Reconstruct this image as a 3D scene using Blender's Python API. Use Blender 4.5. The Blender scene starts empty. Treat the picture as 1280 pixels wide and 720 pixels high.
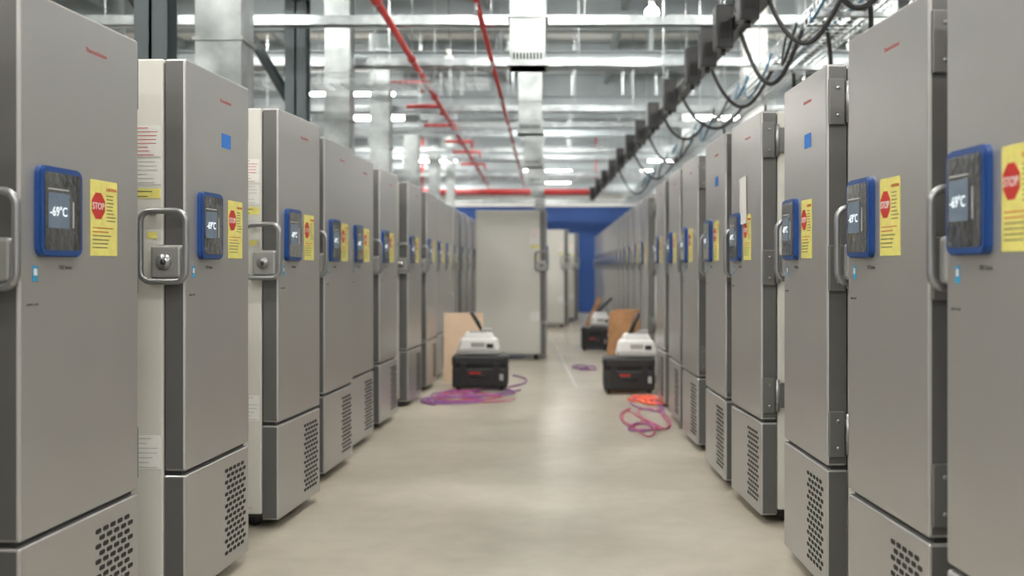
import bpy, bmesh, math, random
from mathutils import Vector, Matrix
random.seed(4)
scene = bpy.context.scene
F = 1400.0; VX = 697.0; VY = 333.0; CH = 1.236

# ------------------------------------------------------------------ materials
def new_mat(name):
    m = bpy.data.materials.new(name); m.use_nodes = True
    nt = m.node_tree
    return m, nt, nt.nodes['Principled BSDF']

def mat(name, col, rough=0.5, metal=0.0, var=0.06, scale=6.0, bump=0.0, bscale=80, coat=0.0, emis=None, estr=0.0):
    m, nt, b = new_mat(name)
    tc = nt.nodes.new('ShaderNodeTexCoord')
    n = nt.nodes.new('ShaderNodeTexNoise'); n.inputs['Scale'].default_value = scale; n.inputs['Detail'].default_value = 4
    nt.links.new(tc.outputs['Object'], n.inputs['Vector'])
    cr = nt.nodes.new('ShaderNodeValToRGB')
    a = [max(0, c * (1 - var)) for c in col]; z = [min(1, c * (1 + var)) for c in col]
    cr.color_ramp.elements[0].position = 0.3; cr.color_ramp.elements[1].position = 0.7
    cr.color_ramp.elements[0].color = (*a, 1); cr.color_ramp.elements[1].color = (*z, 1)
    nt.links.new(n.outputs['Fac'], cr.inputs['Fac'])
    nt.links.new(cr.outputs['Color'], b.inputs['Base Color'])
    b.inputs['Roughness'].default_value = rough
    b.inputs['Metallic'].default_value = metal
    b.inputs['Coat Weight'].default_value = coat
    if emis:
        b.inputs['Emission Color'].default_value = (*emis, 1)
        b.inputs['Emission Strength'].default_value = estr
    if bump > 0:
        n2 = nt.nodes.new('ShaderNodeTexNoise'); n2.inputs['Scale'].default_value = bscale; n2.inputs['Detail'].default_value = 3
        nt.links.new(tc.outputs['Object'], n2.inputs['Vector'])
        bp = nt.nodes.new('ShaderNodeBump'); bp.inputs['Strength'].default_value = bump; bp.inputs['Distance'].default_value = 0.01
        nt.links.new(n2.outputs['Fac'], bp.inputs['Height']); nt.links.new(bp.outputs['Normal'], b.inputs['Normal'])
    return m

M_door = mat('door_silver', (0.42, 0.415, 0.41), 0.34, 0.7, 0.02, 2.0)
M_side = mat('door_edge_grey', (0.11, 0.109, 0.107), 0.42, 0.4, 0.03)
M_body = mat('cabinet_paint', (0.48, 0.477, 0.44), 0.4, 0.0, 0.03, 2.0)
M_dark = mat('black_plastic', (0.012, 0.012, 0.013), 0.45, 0, 0.1)
M_hole = mat('vent_hole', (0.010, 0.010, 0.010), 0.8, 0, 0.1)
M_blue = mat('bezel_blue', (0.005, 0.045, 0.19), 0.32, 0, 0.04)
M_scr = mat('wrapped_screen', (0.022, 0.024, 0.028), 0.10, 0, 0.3, 30, 0.9, 42, coat=0.9)
M_ui = mat('screen_ui', (0.09, 0.12, 0.16), 0.25, 0, 0.1, 20, 0.3, 42, emis=(0.35, 0.5, 0.65), estr=0.03)
M_uitx = mat('screen_digits', (0.7, 0.78, 0.82), 0.4, 0, 0.02, emis=(0.8, 0.9, 1), estr=0.25)
M_yel = mat('sticker_yellow', (0.60, 0.55, 0.15), 0.4, 0, 0.08, 30, 0.35, 24)
M_red = mat('sticker_red', (0.42, 0.02, 0.015), 0.45, 0, 0.05)
M_lred = mat('logo_red', (0.42, 0.07, 0.07), 0.5, 0, 0.05)
M_ink = mat('label_ink', (0.06, 0.06, 0.06), 0.6)
M_white = mat('label_white', (0.60, 0.60, 0.58), 0.5, 0, 0.02)
M_grey = mat('label_grey', (0.33, 0.33, 0.32), 0.5, 0, 0.05)
M_cyan = mat('energy_cyan', (0.02, 0.26, 0.48), 0.5)
M_tape = mat('painter_tape', (0.015, 0.13, 0.45), 0.7)
M_chrome = mat('handle_metal', (0.24, 0.245, 0.25), 0.3, 0.7, 0.03)
M_lock = mat('lock_metal', (0.30, 0.30, 0.29), 0.35, 0.5, 0.03)
M_hinge = mat('hinge_metal', (0.14, 0.14, 0.135), 0.35, 0.5, 0.05)
M_galv = mat('galvanised', (0.38, 0.41, 0.42), 0.30, 0.8, 0.25, 7, 0.06, 20)
M_duct = mat('duct_sheet_metal', (0.27, 0.29, 0.29), 0.33, 0.85, 0.28, 5, 0.06, 14)
M_beam = mat('beam_paint', (0.29, 0.33, 0.345), 0.5, 0.1, 0.08, 2)
M_beamd = mat('column_dark', (0.045, 0.06, 0.065), 0.5, 0.2, 0.1, 2)
M_deck = mat('deck_white', (0.86, 0.87, 0.85), 0.6, 0, 0.04, 1)
M_wall = mat('wall_paint', (0.76, 0.77, 0.75), 0.7, 0, 0.04, 1, 0.05, 60)
M_wblue = mat('wall_blue', (0.006, 0.045, 0.19), 0.6, 0, 0.08, 2)
M_pred = mat('pipe_red', (0.36, 0.025, 0.025), 0.4, 0, 0.06)
M_wood = mat('plywood', (0.30, 0.15, 0.06), 0.6, 0, 0.25, 8)
M_card = mat('cardboard', (0.66, 0.49, 0.35), 0.8, 0, 0.06)
M_shell = mat('shell_white', (0.66, 0.66, 0.65), 0.35, 0, 0.02)
M_purple = mat('cable_purple', (0.22, 0.06, 0.26), 0.5)
M_pink = mat('cable_pink', (0.42, 0.07, 0.15), 0.5)
M_orange = mat('cable_orange', (0.70, 0.10, 0.04), 0.5)
M_teal = mat('cable_teal', (0.03, 0.13, 0.22), 0.5)
M_black = mat('cable_black', (0.010, 0.010, 0.012), 0.5)
M_light = mat('lamp_lens', (0.9, 0.9, 0.9), 0.5, 0, 0.01, emis=(1.0, 0.965, 0.91), estr=44)
M_bulb = mat('bulb_lens', (0.9, 0.9, 0.9), 0.5, 0, 0.01, emis=(1.0, 0.98, 0.95), estr=90)

# concrete floor
M_floor, nt, b = new_mat('polished_concrete')
tc = nt.nodes.new('ShaderNodeTexCoord')
def noise(scale, det, rough=0.6, dist=0.0):
    n = nt.nodes.new('ShaderNodeTexNoise'); n.inputs['Scale'].default_value = scale
    n.inputs['Detail'].default_value = det; n.inputs['Roughness'].default_value = rough; n.inputs['Distortion'].default_value = dist
    nt.links.new(tc.outputs['Object'], n.inputs['Vector']); return n
n1 = noise(1.1, 1, 0.4, 0.0); n2 = noise(6, 3, 0.55, 0.0)
def ramp(n, p0, c0, p1, c1):
    r = nt.nodes.new('ShaderNodeValToRGB'); e = r.color_ramp.elements; r.color_ramp.interpolation = 'EASE'
    e[0].position = p0; e[0].color = (*c0, 1); e[1].position = p1; e[1].color = (*c1, 1)
    nt.links.new(n.outputs['Fac'], r.inputs['Fac']); return r
r1 = ramp(n1, 0.1, (0.29, 0.262, 0.208), 0.9, (0.415, 0.385, 0.32))
r2 = ramp(n2, 0.1, (0.86, 0.86, 0.86), 0.9, (1.10, 1.10, 1.10))
mx = nt.nodes.new('ShaderNodeMixRGB'); mx.blend_type = 'MULTIPLY'; mx.inputs[0].default_value = 1
nt.links.new(r1.outputs[0], mx.inputs[1]); nt.links.new(r2.outputs[0], mx.inputs[2])
nt.links.new(mx.outputs[0], b.inputs['Base Color'])
b.inputs['Roughness'].default_value = 0.30

# ------------------------------------------------------------------ mesh builder
class P:
    def __init__(s, name):
        s.name = name; s.mats = []; s.bm = bmesh.new()
    def ix(s, m):
        if m not in s.mats: s.mats.append(m)
        return s.mats.index(m)
    def _merge(s, t, m, smooth=False):
        i = s.ix(m)
        for f in t.faces:
            f.material_index = i; f.smooth = smooth
        me = bpy.data.meshes.new('tmp'); t.to_mesh(me); t.free()
        s.bm.from_mesh(me); bpy.data.meshes.remove(me)
    def box(s, x0, x1, y0, y1, z0, z1, m, bev=0.0, seg=2, taper=None, M=None):
        t = bmesh.new(); bmesh.ops.create_cube(t, size=1.0)
        for v in t.verts:
            kx = ky = 1.0
            if taper and v.co.z > 0: kx, ky = taper
            v.co = Vector(((x0 + x1) / 2 + v.co.x * (x1 - x0) * kx, (y0 + y1) / 2 + v.co.y * (y1 - y0) * ky, (z0 + z1) / 2 + v.co.z * (z1 - z0)))
        if bev > 0:
            bmesh.ops.bevel(t, geom=list(t.edges), offset=bev, segments=seg, affect='EDGES', profile=0.5)
        if M: bmesh.ops.transform(t, matrix=M, verts=t.verts)
        s._merge(t, m, False); return s
    def cyl(s, p0, p1, r, m, seg=16, r2=None):
        p0 = Vector(p0); p1 = Vector(p1); d = p1 - p0
        t = bmesh.new()
        bmesh.ops.create_cone(t, cap_ends=True, segments=seg, radius1=r, radius2=r if r2 is None else r2, depth=d.length)
        M = Matrix.Translation((p0 + p1) / 2) @ d.to_track_quat('Z', 'Y').to_matrix().to_4x4()
        bmesh.ops.transform(t, matrix=M, verts=t.verts)
        s._merge(t, m, seg > 6); return s
    def tube(s, pts, r, m, seg=10, closed=False):
        pts = [Vector(p) for p in pts]; n = len(pts); t = bmesh.new(); rings = []
        for i, p in enumerate(pts):
            if closed: d = pts[(i + 1) % n] - pts[i - 1]
            else: d = pts[min(i + 1, n - 1)] - pts[max(i - 1, 0)]
            d.normalize()
            up = Vector((0, 0, 1)) if abs(d.z) < 0.9 else Vector((0, 1, 0))
            if closed: up = Vector((0, 1, 0))
            a = d.cross(up).normalized(); bb = d.cross(a).normalized()
            rings.append([t.verts.new(p + a * r * math.cos(2 * math.pi * k / seg) + bb * r * math.sin(2 * math.pi * k / seg)) for k in range(seg)])
        for i in range(n if closed else n - 1):
            A = rings[i]; B = rings[(i + 1) % n]
            for k in range(seg):
                t.faces.new((A[k], A[(k + 1) % seg], B[(k + 1) % seg], B[k]))
        if not closed:
            t.faces.new(rings[0][::-1]); t.faces.new(rings[-1])
        bmesh.ops.recalc_face_normals(t, faces=t.faces)
        s._merge(t, m, True); return s
    def poly(s, pts, off, m):
        """polygon extruded by off"""
        t = bmesh.new(); off = Vector(off)
        a = [t.verts.new(Vector(p)) for p in pts]; bq = [t.verts.new(Vector(p) + off) for p in pts]; n = len(pts)
        t.faces.new(a); t.faces.new(bq[::-1])
        for i in range(n): t.faces.new((a[i], bq[i], bq[(i + 1) % n], a[(i + 1) % n]))
        bmesh.ops.recalc_face_normals(t, faces=t.faces)
        s._merge(t, m); return s
    def rrect_x(s, x0, x1, y0, y1, z0, z1, r, m, seg=5):
        pts = []
        for cy, cz, a0 in ((y1 - r, z1 - r, 0), (y0 + r, z1 - r, 90), (y0 + r, z0 + r, 180), (y1 - r, z0 + r, 270)):
            for k in range(seg + 1):
                a = math.radians(a0 + 90 * k / seg); pts.append((x0, cy + r * math.cos(a), cz + r * math.sin(a)))
        return s.poly(pts, (x1 - x0, 0, 0), m)
    def text(s, body, size, M, m, ext=0.0004):
        cu = bpy.data.curves.new('t', 'FONT'); cu.body = body; cu.size = size; cu.extrude = ext
        cu.resolution_u = 3
        o = bpy.data.objects.new('t', cu); scene.collection.objects.link(o)
        bpy.context.view_layer.update()
        dg = bpy.context.evaluated_depsgraph_get()
        me = bpy.data.meshes.new_from_object(o.evaluated_get(dg))
        me.materials.clear()
        me.transform(M)
        i = s.ix(m)
        t = bmesh.new(); t.from_mesh(me)
        for f in t.faces: f.material_index = i
        bpy.data.objects.remove(o); bpy.data.curves.remove(cu); bpy.data.meshes.remove(me)
        s._merge(t, m); return s
    def mesh(s):
        me = bpy.data.meshes.new(s.name); s.bm.to_mesh(me); s.bm.free()
        for m in s.mats: me.materials.append(m)
        return me
    def obj(s, parent=None, loc=(0, 0, 0), rot=(0, 0, 0)):
        return add(s.name, s.mesh(), parent, loc, rot)

def add(name, data, parent=None, loc=(0, 0, 0), rot=(0, 0, 0)):
    o = bpy.data.objects.new(name, data); scene.collection.objects.link(o)
    o.location = loc; o.rotation_euler = rot
    if parent: o.parent = parent
    return o
def empty(name, loc=(0, 0, 0), rz=0.0):
    o = add(name, None, None, loc, (0, 0, rz)); o.empty_display_size = 0.1; return o

RX = Matrix.Rotation(math.radians(90), 4, 'Z') @ Matrix.Rotation(math.radians(90), 4, 'X')   # text facing +X
def TX(x, y, z): return Matrix.Translation((x, y, z)) @ RX

# ------------------------------------------------------------------ freezer parts (local: front face x=0 facing +X, y 0..W)
W = 0.68
p = P('cabinet')
p.box(-0.94, -0.082, 0.0, W, 0.07, 1.98, M_body, 0.008)
p.box(-0.10, -0.076, 0.012, W - 0.012, 0.50, 1.965, M_dark)
p.box(-0.92, -0.03, 0.02, W - 0.02, 0.055, 0.10, M_dark)
p.box(-0.93, -0.02, 0.01, W - 0.01, 0.486, 0.504, M_dark)
p.box(-0.84, -0.12, -0.003, 0.0, 0.10, 0.105, M_grey)
D_cab = p.mesh()
p = P('door'); p.box(-0.076, 0.0, 0.0, W, 0.503, 1.98, M_door, 0.009, 3)
p.box(-0.074, -0.010, -0.0012, 0.004, 0.512, 1.971, M_side)
p.box(-0.074, -0.010, W - 0.004, W + 0.0012, 0.512, 1.971, M_side)
D_door = p.mesh()
p = P('lower_panel'); p.box(-0.080, 0.0, 0.0, W, 0.045, 0.488, M_door, 0.008, 3)
p.box(-0.076, -0.010, -0.0012, 0.004, 0.053, 0.480, M_side)
p.box(-0.076, -0.010, W - 0.004, W + 0.0012, 0.053, 0.480, M_side)
D_low = p.mesh()
p = P('casters')
for cx in (-0.14, -0.82):
    for cy in (0.09, W - 0.09):
        p.cyl((cx, cy - 0.015, 0.03), (cx, cy + 0.015, 0.03), 0.03, M_dark, 14)
        p.box(cx - 0.03, cx + 0.03, cy - 0.03, cy + 0.03, 0.045, 0.075, M_dark)
D_cast = p.mesh()
p = P('vent_grille')
for r in range(15):
    for c in range(5):
        cy = 0.415 + c * 0.046 + (0.023 if r % 2 else 0); cz = 0.105 + r * 0.0232
        p.rrect_x(0.0, 0.0010, cy - 0.0175, cy + 0.0175, cz - 0.0072, cz + 0.0072, 0.0070, M_hole, 3)
D_grille = p.mesh()
def display(yo):
    p = P('display_panel')
    p.rrect_x(0.0, 0.014, 0.042 + yo, 0.262 + yo, 1.263, 1.513, 0.026, M_blue)
    p.rrect_x(0.014, 0.020, 0.046 + yo, 0.258 + yo, 1.267, 1.509, 0.023, M_blue)
    p.rrect_x(0.020, 0.0220, 0.057 + yo, 0.247 + yo, 1.281, 1.496, 0.014, M_scr)
    p.rrect_x(0.0220, 0.0235, 0.072 + yo, 0.180 + yo, 1.342, 1.440, 0.004, M_ui)
    p.text('-69\u00b0C', 0.037, TX(0.0240, 0.078 + yo, 1.376), M_uitx)
    p.rrect_x(0.0220, 0.0228, 0.072 + yo, 0.180 + yo, 1.448, 1.452, 0.001, M_grey)
    p.rrect_x(0.0220, 0.0228, 0.20 + yo, 0.207 + yo, 1.345, 1.42, 0.002, M_grey)
    return p.mesh()
D_disp = display(0)
def sticker(w=0.165):
    p = P('stop_sticker')
    y0 = 0.345
    p.box(0.0004, 0.002, y0, y0 + w, 1.268, 1.498, M_yel)
    cy, cz, R = y0 + 0.046, 1.42, 0.043
    p.poly([(0.002, cy + R * math.cos(math.radians(22.5 + 45 * k)), cz + R * math.sin(math.radians(22.5 + 45 * k))) for k in range(8)], (0.0008, 0, 0), M_red)
    p.text('STOP', 0.030, TX(0.0032, cy - 0.037, 1.409), M_white)
    p.text('CAUTION', 0.014, TX(0.0026, y0 + 0.095, 1.468), M_red)
    for k in range(8):
        p.box(0.002, 0.0026, y0 + 0.097, y0 + 0.097 + 0.06 * random.uniform(0.6, 1), 1.452 - k * 0.011, 1.4545 - k * 0.011, M_ink)
    for k in range(6):
        p.box(0.002, 0.0026, y0 + 0.012, y0 + 0.012 + 0.14 * random.uniform(0.6, 1), 1.352 - k * 0.012, 1.3545 - k * 0.012, M_red if k < 2 else M_ink)
    return p.mesh()
D_stick = sticker()
p = P('badges')
p.text('ThermoScience', 0.020, TX(0.0006, 0.34, 1.875), M_lred, 0.0003)
p.text('TSX Series', 0.016, TX(0.0006, 0.19, 1.228), M_ink, 0.0003)
p.box(0.0004, 0.0015, 0.058, 0.082, 1.195, 1.238, M_cyan)
p.box(0.0004, 0.0020, 0.062, 0.078, 1.212, 1.230, M_white)
p.text('power cool', 0.012, TX(0.0006, 0.03, 1.13), M_ink, 0.0003)
D_badge = p.mesh()
p = P('handle')
ring = []
x0, x1, z0, z1, r = -0.145, 0.020, 1.182, 1.432, 0.038
for cx, cz, a0 in ((x1 - r, z1 - r, 0), (x0 + r, z1 - r, 90), (x0 + r, z0 + r, 180), (x1 - r, z0 + r, 270)):
    for k in range(7):
        a = math.radians(a0 + 15 * k); ring.append((cx + r * math.cos(a), -0.050, cz + r * math.sin(a)))
p.tube(ring, 0.0115, M_chrome, 10, True)
p.box(-0.112, 0.002, -0.046, -0.001, 1.192, 1.312, M_lock, 0.012, 3)
p.cyl((-0.06, -0.044, 1.252), (-0.06, -0.055, 1.252), 0.028, M_chrome, 20)
p.cyl((-0.06, -0.054, 1.252), (-0.06, -0.060, 1.252), 0.010, M_dark, 16)
p.cyl((-0.115, -0.050, 1.43), (-0.115, 0.0, 1.43), 0.011, M_chrome, 10)
p.cyl((-0.115, -0.050, 1.185), (-0.115, 0.0, 1.185), 0.011, M_chrome, 10)
D_hand = p.mesh()
p = P('hinges')
for cz in (1.84, 1.23, 0.62):
    p.box(-0.066, -0.006, W, W + 0.016, cz - 0.085, cz + 0.085, M_hinge, 0.004)
    p.box(-0.150, -0.088, W, W + 0.016, cz - 0.060, cz + 0.060, M_hinge, 0.004)
    p.cyl((-0.078, W + 0.014, cz - 0.075), (-0.078, W + 0.014, cz + 0.075), 0.011, M_chrome, 12)
    for dz in (-0.05, 0.05): p.cyl((-0.04, W + 0.013, cz + dz), (-0.04, W + 0.019, cz + dz), 0.007, M_chrome, 8)
D_hinge = p.mesh()
p = P('side_labels')
def lab(x0, x1, z0, z1, n, inkm=M_ink, base=M_white):
    p.box(x0, x1, -0.0012, 0.0, z0, z1, base)
    for k in range(n):
        zz = z1 - (k + 0.7) * (z1 - z0) / n
        p.box(x0 + 0.006, x0 + 0.006 + (x1 - x0 - 0.012) * random.uniform(0.55, 1), -0.0018, -0.0012, zz, zz + 0.18 * (z1 - z0) / n, inkm)
lab(-0.215, -0.092, 1.63, 1.74, 8, M_red)
lab(-0.215, -0.092, 1.53, 1.62, 6, M_grey)
lab(-0.215, -0.092, 1.48, 1.515, 2, M_ink, M_yel)
lab(-0.215, -0.092, 0.51, 0.63, 7, M_grey)
p.box(-0.14, -0.105, -0.0012, 0, 1.335, 1.36, M_yel)
D_lab = p.mesh()
D_tape = P('blue_tape').box(0.0004, 0.0014, 0.36, 0.46, 1.70, 1.755, M_tape).mesh()
D_paper = P('hung_paper').box(0.004, 0.006, 0.30, 0.44, 1.44, 1.68, M_white, 0, M=Matrix.Rotation(math.radians(2), 4, 'X')).mesh()

def freezer(far_x, s, side, tilt, extras=(), sy=1.0, dy=0.0, sd=0.0):
    """far-front corner of each freezer, side -1 left row facing +X, +1 right row facing -X"""
    X = (far_x - VX) / s; Y = F / s
    if side < 0:
        a = math.radians(-tilt)
        e = empty('ultra_low_freezer', (0, 0, 0), a)
        v = Matrix.Rotation(a, 3, 'Z') @ Vector((0, W * sy, 0))
    else:
        a = math.radians(180 + tilt)
        e = empty('ultra_low_freezer', (0, 0, 0), a)
        v = Vector((0, 0, 0))
    e.location = (X - v.x, Y - v.y, 0); e.scale = (1, sy, 1)
    for nm, d in (('cabinet', D_cab), ('door', D_door), ('lower_panel', D_low), ('casters', D_cast), ('vent_grille', D_grille),
                  ('display_panel', D_disp), ('stop_sticker', D_stick), ('badges', D_badge), ('handle', D_hand), ('hinges', D_hinge), ('side_labels', D_lab)):
        o = add(nm, d, e)
        if nm == 'display_panel': o.location.y = dy
        if nm == 'stop_sticker': o.location.y = sd
    if 'tape' in extras: add('blue_tape', D_tape, e)
    if 'paper' in extras: add('hung_paper', D_paper, e)
    return e

L = [(173, 379, 3.0, (), 1.08, 0.025, 0.02), (311, 299, 3.2, ('tape',), 1, .065, .085), (400, 236, 4.2, (), 1, .04, .05), (441, 197, 3, (), 1, .04, .03), (467, 174, 3, (), 1, .02, .02),
     (497, 153, 3, (), 1, 0, 0), (527, 133, 3, (), 1, 0, 0), (546, 119, 2, (), 1, 0, 0), (557, 109, 2, (), 1, 0, 0), (566, 101, 2, (), 1, 0, 0)]
for x, s, t, ex, sy, dy, sd in L: freezer(x, s, -1, t, ex, sy, dy, sd)
inv = 1 / 101
for k in range(9):
    inv += 0.00082; freezer(VX - 1.32 / inv, 1 / inv, -1, 1, ())
freezer(VX - 1.42 * 545, 545, -1, 2)
R = [(1183, 505, 3, ()), (1060, 379, 3.4, ()), (980, 292, 1.5, ('tape',)), (914, 232, 3, ('paper',)), (882, 203, 1.5, ('tape',)), (853, 172, 2, ()),
     (836, 152, 1, ()), (820, 135, 1, ())]
for x, s, t, ex in R: freezer(x, s, 1, t, ex, 1, 0.0, -0.035)
inv = 0.0090
for k in range(15):
    freezer(VX + 0.94 / inv, 1 / inv, 1, 1, ()); inv += 0.00080
# freezers parked across the aisle
freezer(683.7, 90, -1, 0, ())
freezer(710, 60, -1, 0, ())
freezer(722, 54, -1, 0, ())

# ------------------------------------------------------------------ room shell
H = 4.9; YB = -4.0; YE = 46.0; XW = 7.5
P('floor').box(-XW, XW, YB, YE, -0.12, 0.0, M_floor).obj()
p = P('ceiling'); p.box(-XW, XW, YB, YE, H, H + 0.1, M_deck)
y = YB + 0.1
while y < YE - 0.3:
    p.box(-XW, XW, y, y + 0.12, H - 0.05, H, M_deck); y += 0.3
p.obj()
P('wall_left').box(-XW - 0.15, -XW, YB, YE, -0.12, H, M_wall).obj()
P('wall_right').box(XW, XW + 0.15, YB, YE, -0.12, H, M_wall).obj()
P('wall_back').box(-XW, XW, YE, YE + 0.15, -0.12, H, M_wall).obj()
P('wall_partition').box(-XW, XW, 30.0, 30.15, 0, 2.84, M_wblue).box(-XW, XW, 29.97, 30.18, 2.84, 2.9, M_wall).obj()

# I-beams across
for k in range(15):
    y = 3.0 + k * 3.0; z = 4.38; h = 0.46; w = 0.22
    p = P('roof_beam')
    p.box(-XW, XW, y - w / 2, y + w / 2, z, z + 0.02, M_beam); p.box(-XW, XW, y - w / 2, y + w / 2, z + h - 0.02, z + h, M_beam)
    p.box(-XW, XW, y - 0.012, y + 0.012, z, z + h, M_beam)
    p.obj()
for k in range(8):
    y = 10.6 + k * 3.8
    p = P('cross_beam')
    p.box(-XW, XW, y - 0.08, y + 0.08, 3.78, 3.795, M_beam); p.box(-XW, XW, y - 0.08, y + 0.08, 3.985, 4.0, M_beam); p.box(-XW, XW, y - 0.01, y + 0.01, 3.78, 4.0, M_beam)
    for x in (-5.6, -2.9, -0.5, 1.2, 3.1, 5.6): p.box(x - 0.03, x + 0.03, y - 0.03, y + 0.03, 4.0, H, M_beam)
    p.obj()
p = P('roof_purlins')
for x in (-6, -4.2, -2.4, -0.9, 0.9, 2.4, 4.2, 6): p.box(x - 0.04, x + 0.04, YB, YE, 4.66, 4.84, M_beam)
p.obj()
# lower strut framework
for k in range(13):
    y = 4.6 + k * 2.9
    z = 3.46 + (0.14 if k % 2 else 0)
    p = P('strut_rail')
    p.box(-4.5, 4.5, y - 0.05, y + 0.05, z, z + 0.012, M_galv)
    p.box(-4.5, 4.5, y - 0.05, y - 0.038, z, z + 0.10, M_galv); p.box(-4.5, 4.5, y + 0.038, y + 0.05, z, z + 0.10, M_galv)
    for x in (-4.2, -2.0, 0.25, 2.3, 4.2): p.cyl((x, y, z + 0.05), (x, y, H), 0.008, M_galv, 6)
    p.obj()
# columns
def column(x, y, w, z1, m, name, flange=True, base=0.0):
    p = P(name); p.box(x - w / 2, x + w / 2, y - w / 2, y + w / 2, base, z1, m, 0.004)
    if flange:
        z = base + 0.6
        while z < z1 - 0.1:
            p.box(x - w / 2 - 0.018, x + w / 2 + 0.018, y - w / 2 - 0.018, y + w / 2 + 0.018, z, z + 0.03, m); z += 1.15
    return p
for (xa, xb, lat) in ((250, 312, 2.5), (407, 442, 2.5), (463, 490, 2.5), (505, 525, 2.5), (535, 551, 2.5), (557, 569, 2.5)):
    s = (VX - (xa + xb) / 2) / lat; w = (xb - xa) / s - 0.03
    column(-lat, F / s, w, H, M_duct, 'ventilation_duct').obj()
for xa in (195, 372):
    s = (VX - xa) / 2.5
    p = P('steel_column'); X = -2.5; Y = F / s
    p.box(X - 0.1, X + 0.1, Y - 0.1, Y - 0.085, 0, H, M_beamd); p.box(X - 0.1, X + 0.1, Y + 0.085, Y + 0.1, 0, H, M_beamd); p.box(X - 0.01, X + 0.01, Y - 0.1, Y + 0.1, 0, H, M_beamd)
    p.tube([(X - 0.0, Y, 2.7), (X - 1.2, Y, 4.7)], 0.05, M_beamd, 8)
    p.obj()
for (xc, lat, w) in ((942, 2.5, 0.3), (860, 2.5, 0.28), (1100, 2.5, 0.22)):
    s = (xc - VX) / lat
    column(lat, F / s, w, H, M_wall if xc == 942 else M_duct, 'building_column' if xc == 942 else 'ventilation_duct', xc != 942).obj()
# drop ducts over the aisle
for (xc, w_px) in ((660, 48), (663, 32), (666, 24), (669, 20), (672, 17), (675, 14)):
    s = w_px / 0.30; X = (xc - VX) / s; Y = F / s
    p = column(X, Y, 0.28, H, M_duct, 'supply_air_duct', False, 2.78)
    for z in (2.78, 3.15, 3.6, 4.05): p.box(X - 0.155, X + 0.155, Y - 0.155, Y + 0.155, z, z + 0.022, M_duct)
    for k in range(9): p.box(X - 0.11 + k * 0.026, X - 0.098 + k * 0.026, Y - 0.146, Y - 0.139, 2.83, 2.88, M_hole)
    p.obj()
# sprinkler pipes
def pt(px, py, z):
    s = (VY - py) / (z - CH); return Vector(((px - VX) / s, F / s, z))
p = P('sprinkler_pipe'); a = pt(470, 0, 3.35); b_ = pt(610, 232, 3.35); d = (b_ - a)
p.cyl(a - d * 0.2, b_ + d * 0.2, 0.028, M_pred, 12)
for (px0, px1, py) in ((488, 528, 103), (508, 552, 133), (530, 570, 157), (556, 590, 177), (566, 600, 190), (576, 606, 205)):
    q0 = pt(px0, py, 3.42); q1 = pt(px1, py, 3.42); p.cyl(q0, q1, 0.03, M_pred, 10)
    p.cyl(q1, (q1.x, q1.y, 3.3), 0.02, M_pred, 8)
for k in range(8):
    q = a + d * (k / 8.0); p.cyl(q, (q.x, q.y, H), 0.006, M_galv, 6); p.cyl(q - d.normalized() * 0.05, q + d.normalized() * 0.05, 0.042, M_pred, 12)
p.obj()
p = P('sprinkler_pipe'); a = pt(595, 0, 3.30); b_ = pt(655, 232, 3.30); d = (b_ - a)
p.cyl(a - d * 0.2, b_ + d * 0.2, 0.023, M_pred, 12)
for k in range(8):
    q = a + d * (k / 8.0); p.cyl(q, (q.x, q.y, H), 0.006, M_galv, 6); p.cyl(q, (q.x, q.y, 3.18), 0.014, M_galv, 8)
p.obj()
P('sprinkler_main').cyl((-3.5, 29.0, 3.16), (1.0, 29.0, 3.16), 0.08, M_pred, 12).cyl((-3.5, 29.0, 3.16), (-3.5, 29.0, H), 0.03, M_pred).cyl((1, 29.0, 3.16), (1, 29.0, H), 0.03, M_pred).obj()

# busway and hanging power boxes
p = P('busway')
A = Vector((1.42, 3.5, 3.0)); B = Vector((0.90, 29, 3.0)); d = B - A
ang = math.atan2(-d.x, d.y)
Mb = Matrix.Translation(A) @ Matrix.Rotation(ang, 4, 'Z')
Ln = d.length
p.box(-0.04, 0.04, 0, Ln, -0.05, 0.05, M_dark, 0, M=Mb)
p.box(-0.05, 0.05, 0, Ln, 0.05, 0.062, M_grey, 0, M=Mb)
for i, y in enumerate((1.2, 2.6, 3.8, 4.75, 5.5, 6.35, 8.0, 9.6, 11.2, 12.8, 14.7, 16.6, 18.8, 21.0, 23.5)):
    p.box(-0.17, -0.04, y - 0.08, y + 0.08, -0.17, 0.15, M_dark, 0.012, M=Mb)
    p.box(-0.14, -0.07, y - 0.083, y - 0.079, -0.1, 0.02, M_hole, 0, M=Mb)
    p.cyl(Mb @ Vector((-0.105, y, -0.17)), Mb @ Vector((-0.105, y, -0.21)), 0.02, M_black, 8)
for y in range(1, 25, 2):
    p.cyl(Mb @ Vector((0, y + 0.5, 0.06)), Mb @ Vector((0, y + 0.5, H - 3.0)), 0.007, M_galv, 6)
p.obj()
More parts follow.
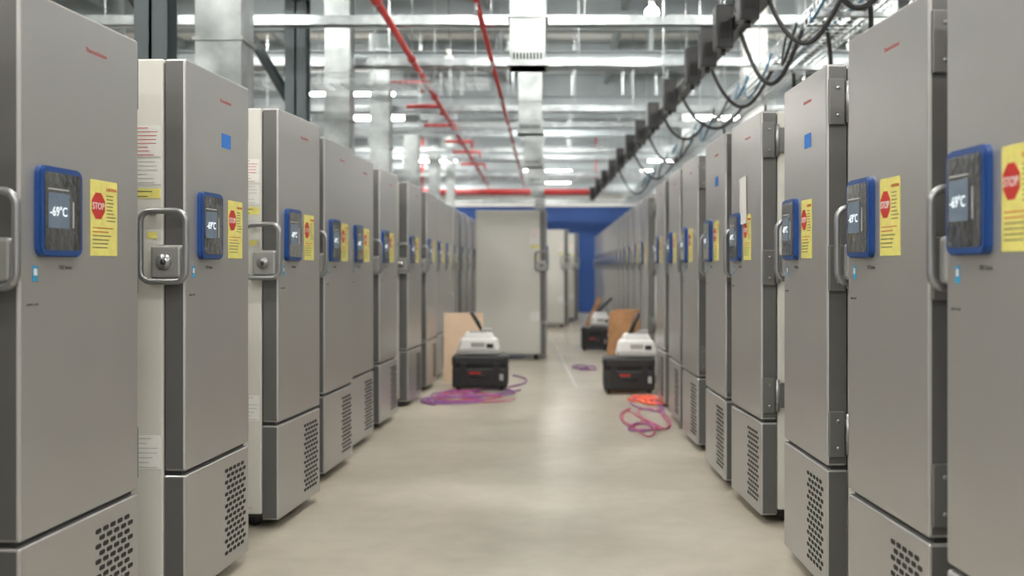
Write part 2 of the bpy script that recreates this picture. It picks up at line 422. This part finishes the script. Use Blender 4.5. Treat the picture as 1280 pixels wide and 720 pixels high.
# mesh cable tray
p = P('wire_cable_tray')
for i in range(9): p.box(1.72 + i * 0.05 - 0.003, 1.72 + i * 0.05 + 0.003, 3, 30, 2.897, 2.903, M_galv)
for x in (1.72, 2.12):
    for z in (2.95, 3.0): p.box(x - 0.003, x + 0.003, 3, 30, z - 0.003, z + 0.003, M_galv)
y = 3.0
while y < 30:
    p.box(1.72, 2.12, y - 0.003, y + 0.003, 2.894, 2.9, M_galv)
    for x in (1.72, 2.12): p.box(x - 0.003, x + 0.003, y - 0.003, y + 0.003, 2.9, 3.0, M_galv)
    y += 0.12
for k in range(14):
    y = 3.4 + k * 1.95
    p.box(1.66, 2.18, y - 0.02, y + 0.02, 2.86, 2.894, M_galv)
    for x in (1.67, 2.17): p.cyl((x, y, 2.87), (x, y, H), 0.006, M_galv, 6)
p.obj()
for yy in (12.0, 16.2):
    p = P('wire_cable_tray'); zt = 3.20
    for i in range(9): p.box(-4, -0.75, yy + i * 0.06 - 0.003, yy + i * 0.06 + 0.003, zt, zt + .006, M_galv)
    for y in (yy, yy + 0.48):
        for z in (zt + .05, zt + .11): p.box(-4, -0.75, y - 0.004, y + 0.004, z - 0.004, z + 0.004, M_galv)
    x = -4
    while x < -0.75:
        p.box(x - 0.003, x + 0.003, yy, yy + 0.48, zt - .004, zt + .002, M_galv)
        for y in (yy, yy + 0.48): p.box(x - 0.003, x + 0.003, y - 0.003, y + 0.003, zt, zt + .11, M_galv)
        x += 0.12
    for x in (-3.5, -2.0, -0.9): p.cyl((x, yy + 0.24, zt), (x, yy + 0.24, H), 0.006, M_galv, 6)
    p.obj()

# cables (curves)
def curve(name, splines, r, m):
    cu = bpy.data.curves.new(name, 'CURVE'); cu.dimensions = '3D'; cu.bevel_depth = r; cu.bevel_resolution = 3; cu.resolution_u = 8
    mats = m if isinstance(m, list) else [m]
    for mm in mats: cu.materials.append(mm)
    for k, pts in enumerate(splines):
        sp = cu.splines.new('NURBS'); sp.points.add(len(pts) - 1)
        for q, c in zip(sp.points, pts): q.co = (*c, 1)
        sp.use_endpoint_u = True; sp.order_u = 4; sp.material_index = k % len(mats)
    return add(name, cu)
def bus(y): 
    t = (y - A.y) / d.y; return A + d * t
sp = []
for k, y in enumerate((4.6, 6.0, 7.2, 8.2, 9.6, 11.4, 13.0, 14.8, 17.0, 20.0)):
    q = bus(y); sag = random.uniform(0.22, 0.55); dy = random.uniform(-0.4, 0.8)
    e = Vector((1.85 + random.uniform(-.1, .15), y + dy, 2.93))
    sp.append([q, q + Vector((0.05, 0.02, -0.15)), q.lerp(e, .35) + Vector((0, 0, -sag)), q.lerp(e, .7) + Vector((0, 0, -sag * 0.8)), e + Vector((0, 0, 0.12)), e])
    if k < 7:
        e2 = Vector((1.9, y + dy + 0.3, 1.99))
        sp.append([e, e + Vector((0.12, 0.05, 0.15)), e + Vector((0.2, 0.1, -0.2)), e2 + Vector((0.08, 0, 0.4)), e2 + Vector((0, 0, 0.01))])
curve('power_cords', sp, 0.016, M_black)
sp = []
for k in range(16):
    y = 5.6 + k * 1.1; e = Vector((1.66 + random.uniform(-.03, .05), y, 2.93)); f = Vector((1.70, y + random.uniform(.5, 1.2), 2.95)); sag = random.uniform(.15, .42)
    sp.append([e, e + Vector((-.1, .05, -sag)), f + Vector((-.08, -.1, -sag)), f])
curve('data_cables', sp, 0.010, [M_teal, M_teal, M_black])
sp = []
for k in range(6):
    x = 1.8 + k * 0.05
    sp.append([Vector((x + random.uniform(-.03, .03), 3 + j * 1.6, 2.92 + random.uniform(0, .02))) for j in range(17)])
curve('tray_cable_run', sp, 0.010, [M_teal, M_black, M_grey])

# ------------------------------------------------------------------ lamps (mounted just behind the roof beams)
for iy in range(-1, 14):  # first row, unseen behind the camera, is added to brighten the near floor
    for ix, x in enumerate((-3.6, -0.3, 3.3)):
        low = (iy * 3 + ix) in (18, 21, 23, 26, 27, 30, 32, 34, 35, 37, 40)
        y = 0.4 + iy * 3.0 if not low else iy * 3.0 + 1.6
        z = 4.56 if not low else 4.2
        p = P('strip_light')
        p.box(x - 0.75, x + 0.75, y - 0.09, y + 0.09, z + .06, z + 0.10, M_shell)
        p.box(x - 0.73, x + 0.73, y - 0.075, y + 0.075, z, z + .06, M_light)
        for dx in (-0.6, 0.6): p.cyl((x + dx, y, z + .09), (x + dx, y, H), 0.005, M_galv, 6)
        p.obj()
for (px, py, z) in ((815, 16, 3.9), (561, 76, 3.7)):
    q = pt(px, py, z); p = P('pendant_bulb')
    t = bmesh.new(); bmesh.ops.create_uvsphere(t, u_segments=16, v_segments=10, radius=0.07)
    bmesh.ops.transform(t, matrix=Matrix.Translation(q), verts=t.verts); p._merge(t, M_bulb if px > 600 else M_shell, True)
    p.cyl(q + Vector((0, 0, .05)), q + Vector((0, 0, .13)), 0.03, M_shell, 12); p.cyl(q + Vector((0, 0, .12)), (q.x, q.y, H), 0.006, M_black, 6)
    p.obj()

# ------------------------------------------------------------------ floor equipment
def case(name, x0, x1, y, h, dp=0.38):
    p = P(name)
    p.box(x0, x1, y, y + dp, 0.03, h * 0.66, M_dark, 0.025, 3)
    p.box(x0 - 0.004, x1 + 0.004, y - 0.004, y + dp + 0.004, h * 0.68, h, M_dark, 0.03, 3)
    p.box(x0 + 0.005, x1 - 0.005, y + 0.005, y + dp - 0.005, h * 0.6, h * 0.72, M_hole)
    w = x1 - x0
    for u in (0.2, 0.8):
        p.box(x0 + w * u - 0.03, x0 + w * u + 0.03, y - 0.016, y, h * 0.56, h * 0.8, M_dark, 0.005)
        p.box(x0 + w * u - 0.012, x0 + w * u + 0.012, y - 0.01, y, 0.06, h * 0.5, M_dark, 0.004)
    p.tube([(x0 + w * .36, y, h * .45), (x0 + w * .37, y - .03, h * .43), (x0 + w * .5, y - .035, h * .42), (x0 + w * .63, y - .03, h * .43), (x0 + w * .64, y, h * .45)], 0.011, M_dark, 8)
    p.box(x0 + w * .30, x0 + w * .52, y - 0.006, y, h * .48, h * .54, M_red)
    p.box(x0 + w * .86, x0 + w * .93, y - 0.006, y, h * .30, h * .48, M_grey)
    for u in (0.1, 0.9):
        for dy in (0.05, dp - 0.05): p.cyl((x0 + w * u - .015, y + dy, 0.03), (x0 + w * u + .015, y + dy, 0.03), 0.03, M_hole, 12)
    return p.obj()
def vac(x0, x1, y, z, hx, dp=0.33):
    p = P('canister_vacuum'); w = x1 - x0; hh = 0.225
    p.box(x0, x1, y, y + dp, z, z + 0.05, M_grey, 0.015, 2)
    p.box(x0 + 0.005, x1 - 0.005, y + .005, y + dp - .005, z + 0.035, z + hh * .75, M_shell, 0.035, 4, taper=(0.86, 0.86))
    p.box(x0 + w * .12, x1 - w * .12, y + .04, y + dp - .04, z + hh * .6, z + hh, M_shell, 0.03, 4, taper=(0.8, 0.8))
    p.box(x0 + w * .34, x0 + w * .66, y + 0.012, y + 0.03, z + hh * .27, z + hh * .55, M_grey, 0.004)
    p.box(x0 + w * .70, x0 + w * .86, y + 0.008, y + 0.03, z + hh * .3, z + hh * .5, M_dark, 0.004)
    for k in range(6): p.box(x0 + w * .3 + k * .03, x0 + w * .3 + .014 + k * .03, y + .06, y + dp - .06, z + hh - .004, z + hh + .002, M_dark)
    p.box(x0 + w * .55, x0 + w * .8, y + .1, y + dp - .1, z + hh - .01, z + hh + .03, M_grey, 0.01)
    cx = x0 + w * (.6 if hx < 0 else .35)
    p.tube([(cx, y + .15, z + hh - 0.02), (cx + hx * .4, y + .15, z + hh + .08), (cx + hx, y + .15, z + hh + .20)], 0.022, M_dark, 10)
    return p.obj()
s = 126.0
case('rugged_equipment_case', (565 - VX) / s, (634 - VX) / s, F / s, 0.352)
vac((570 - VX) / s, (624 - VX) / s, F / s + .03, 0.354, -0.12)
s = 129.0
case('rugged_equipment_case', (755 - VX) / s, (819 - VX) / s, F / s, 0.352)
vac((771 - VX) / s, (822 - VX) / s, F / s + .03, 0.354, 0.09)
s = 85.0
case('rugged_equipment_case', (727 - VX) / s, (760 - VX) / s, F / s, 0.34)
vac((738 - VX) / s, (764 - VX) / s, F / s + .03, 0.342, 0.22)
# leaning boards
def lean(name, x0, x1, y, h, tilt, m, shear=0.0):
    p = P(name)
    n = 0.02; dy = h * math.sin(tilt); zt = h * math.cos(tilt)
    p.poly([(x0, y, 0), (x1, y, 0), (x1 + shear, y + dy, zt), (x0 + shear, y + dy, zt)], (0, n, 0), m)
    return p
p = lean('cardboard_sheet', -1.22, -0.80, 11.95, 0.74, 0.12, M_card); p.obj()
p = lean('plywood_board', 0.50, 0.74, 11.75, 0.76, 0.10, M_wood, 0.05)
p.poly([(0.56, 11.85, 0), (0.86, 11.85, 0), (0.88, 11.93, 0.78), (0.60, 11.93, 0.78)], (0, .02, 0), M_wood); p.obj()
p = P('plywood_board'); p.box(0, 0.08, 0, 0.03, 0, 0.75, M_wood, 0, M=Matrix.Translation((0.40, 19.5, 0.03)) @ Matrix.Rotation(0.42, 4, 'Y')); p.obj()

# floor cables
def squiggle(cx, cy, rx, ry, n, r):
    out = []
    for k in range(n):
        a0 = random.uniform(0, 6.28); pts = []
        ox = cx + random.uniform(-.5, .5) * rx; oy = cy + random.uniform(-.5, .5) * ry
        for j in range(12):
            a = a0 + j * 0.8; q = random.uniform(.35, 1.2)
            pts.append((ox + rx * .6 * q * math.cos(a), oy + ry * .6 * q * math.sin(a), r + 0.001 + 0.004 * ((j + k) % 3)))
        out.append(pts)
    return out
curve('extension_cord_tangle', squiggle(-0.90, 10.65, 0.5, 0.7, 6, 0.007), 0.007, [M_purple, M_purple, M_pink])
curve('extension_cord_tangle', squiggle(0.70, 9.4, 0.24, 1.3, 3, 0.007) + squiggle(0.72, 8.5, 0.22, 0.5, 2, 0.007), 0.006, [M_pink, M_purple])
curve('extension_cord_tangle', squiggle(0.78, 10.3, 0.22, 0.4, 5, 0.008), 0.008, M_orange)
curve('extension_cord_tangle', [[(-.5, 11.4, .01), (-.3, 11.7, .01), (-.25, 12.2, .01), (-.5, 12.6, .01)]] + squiggle(0.35, 13.5, 0.25, 0.5, 2, 0.007), 0.007, M_purple)
curve('floor_reflection_line', [[(0.187, 11.3, .004), (0.10, 13.8, .004), (0.0, 16.5, .004), (-0.09, 18.9, .004)]], 0.012, M_white)  # white strand imitating a cable's reflection in the polished floor

# ------------------------------------------------------------------ world, camera
w = bpy.data.worlds.new('world'); scene.world = w; w.use_nodes = True
w.node_tree.nodes['Background'].inputs[0].default_value = (1.0, 0.98, 0.95, 1)
w.node_tree.nodes['Background'].inputs[1].default_value = 0.6
cam = bpy.data.cameras.new('camera'); co = add('camera', cam, None, (0, 0, CH), (math.radians(90), 0, 0))
cam.sensor_width = 36; cam.lens = F * 36 / 1280
cam.shift_x = -(VX - 640) / 1280; cam.shift_y = -(360 - VY) / 1280
cam.dof.use_dof = True; cam.dof.focus_distance = 4.2; cam.dof.aperture_fstop = 2.1
scene.camera = co
scene.view_settings.view_transform = 'Standard'
scene.view_settings.exposure = 1.05
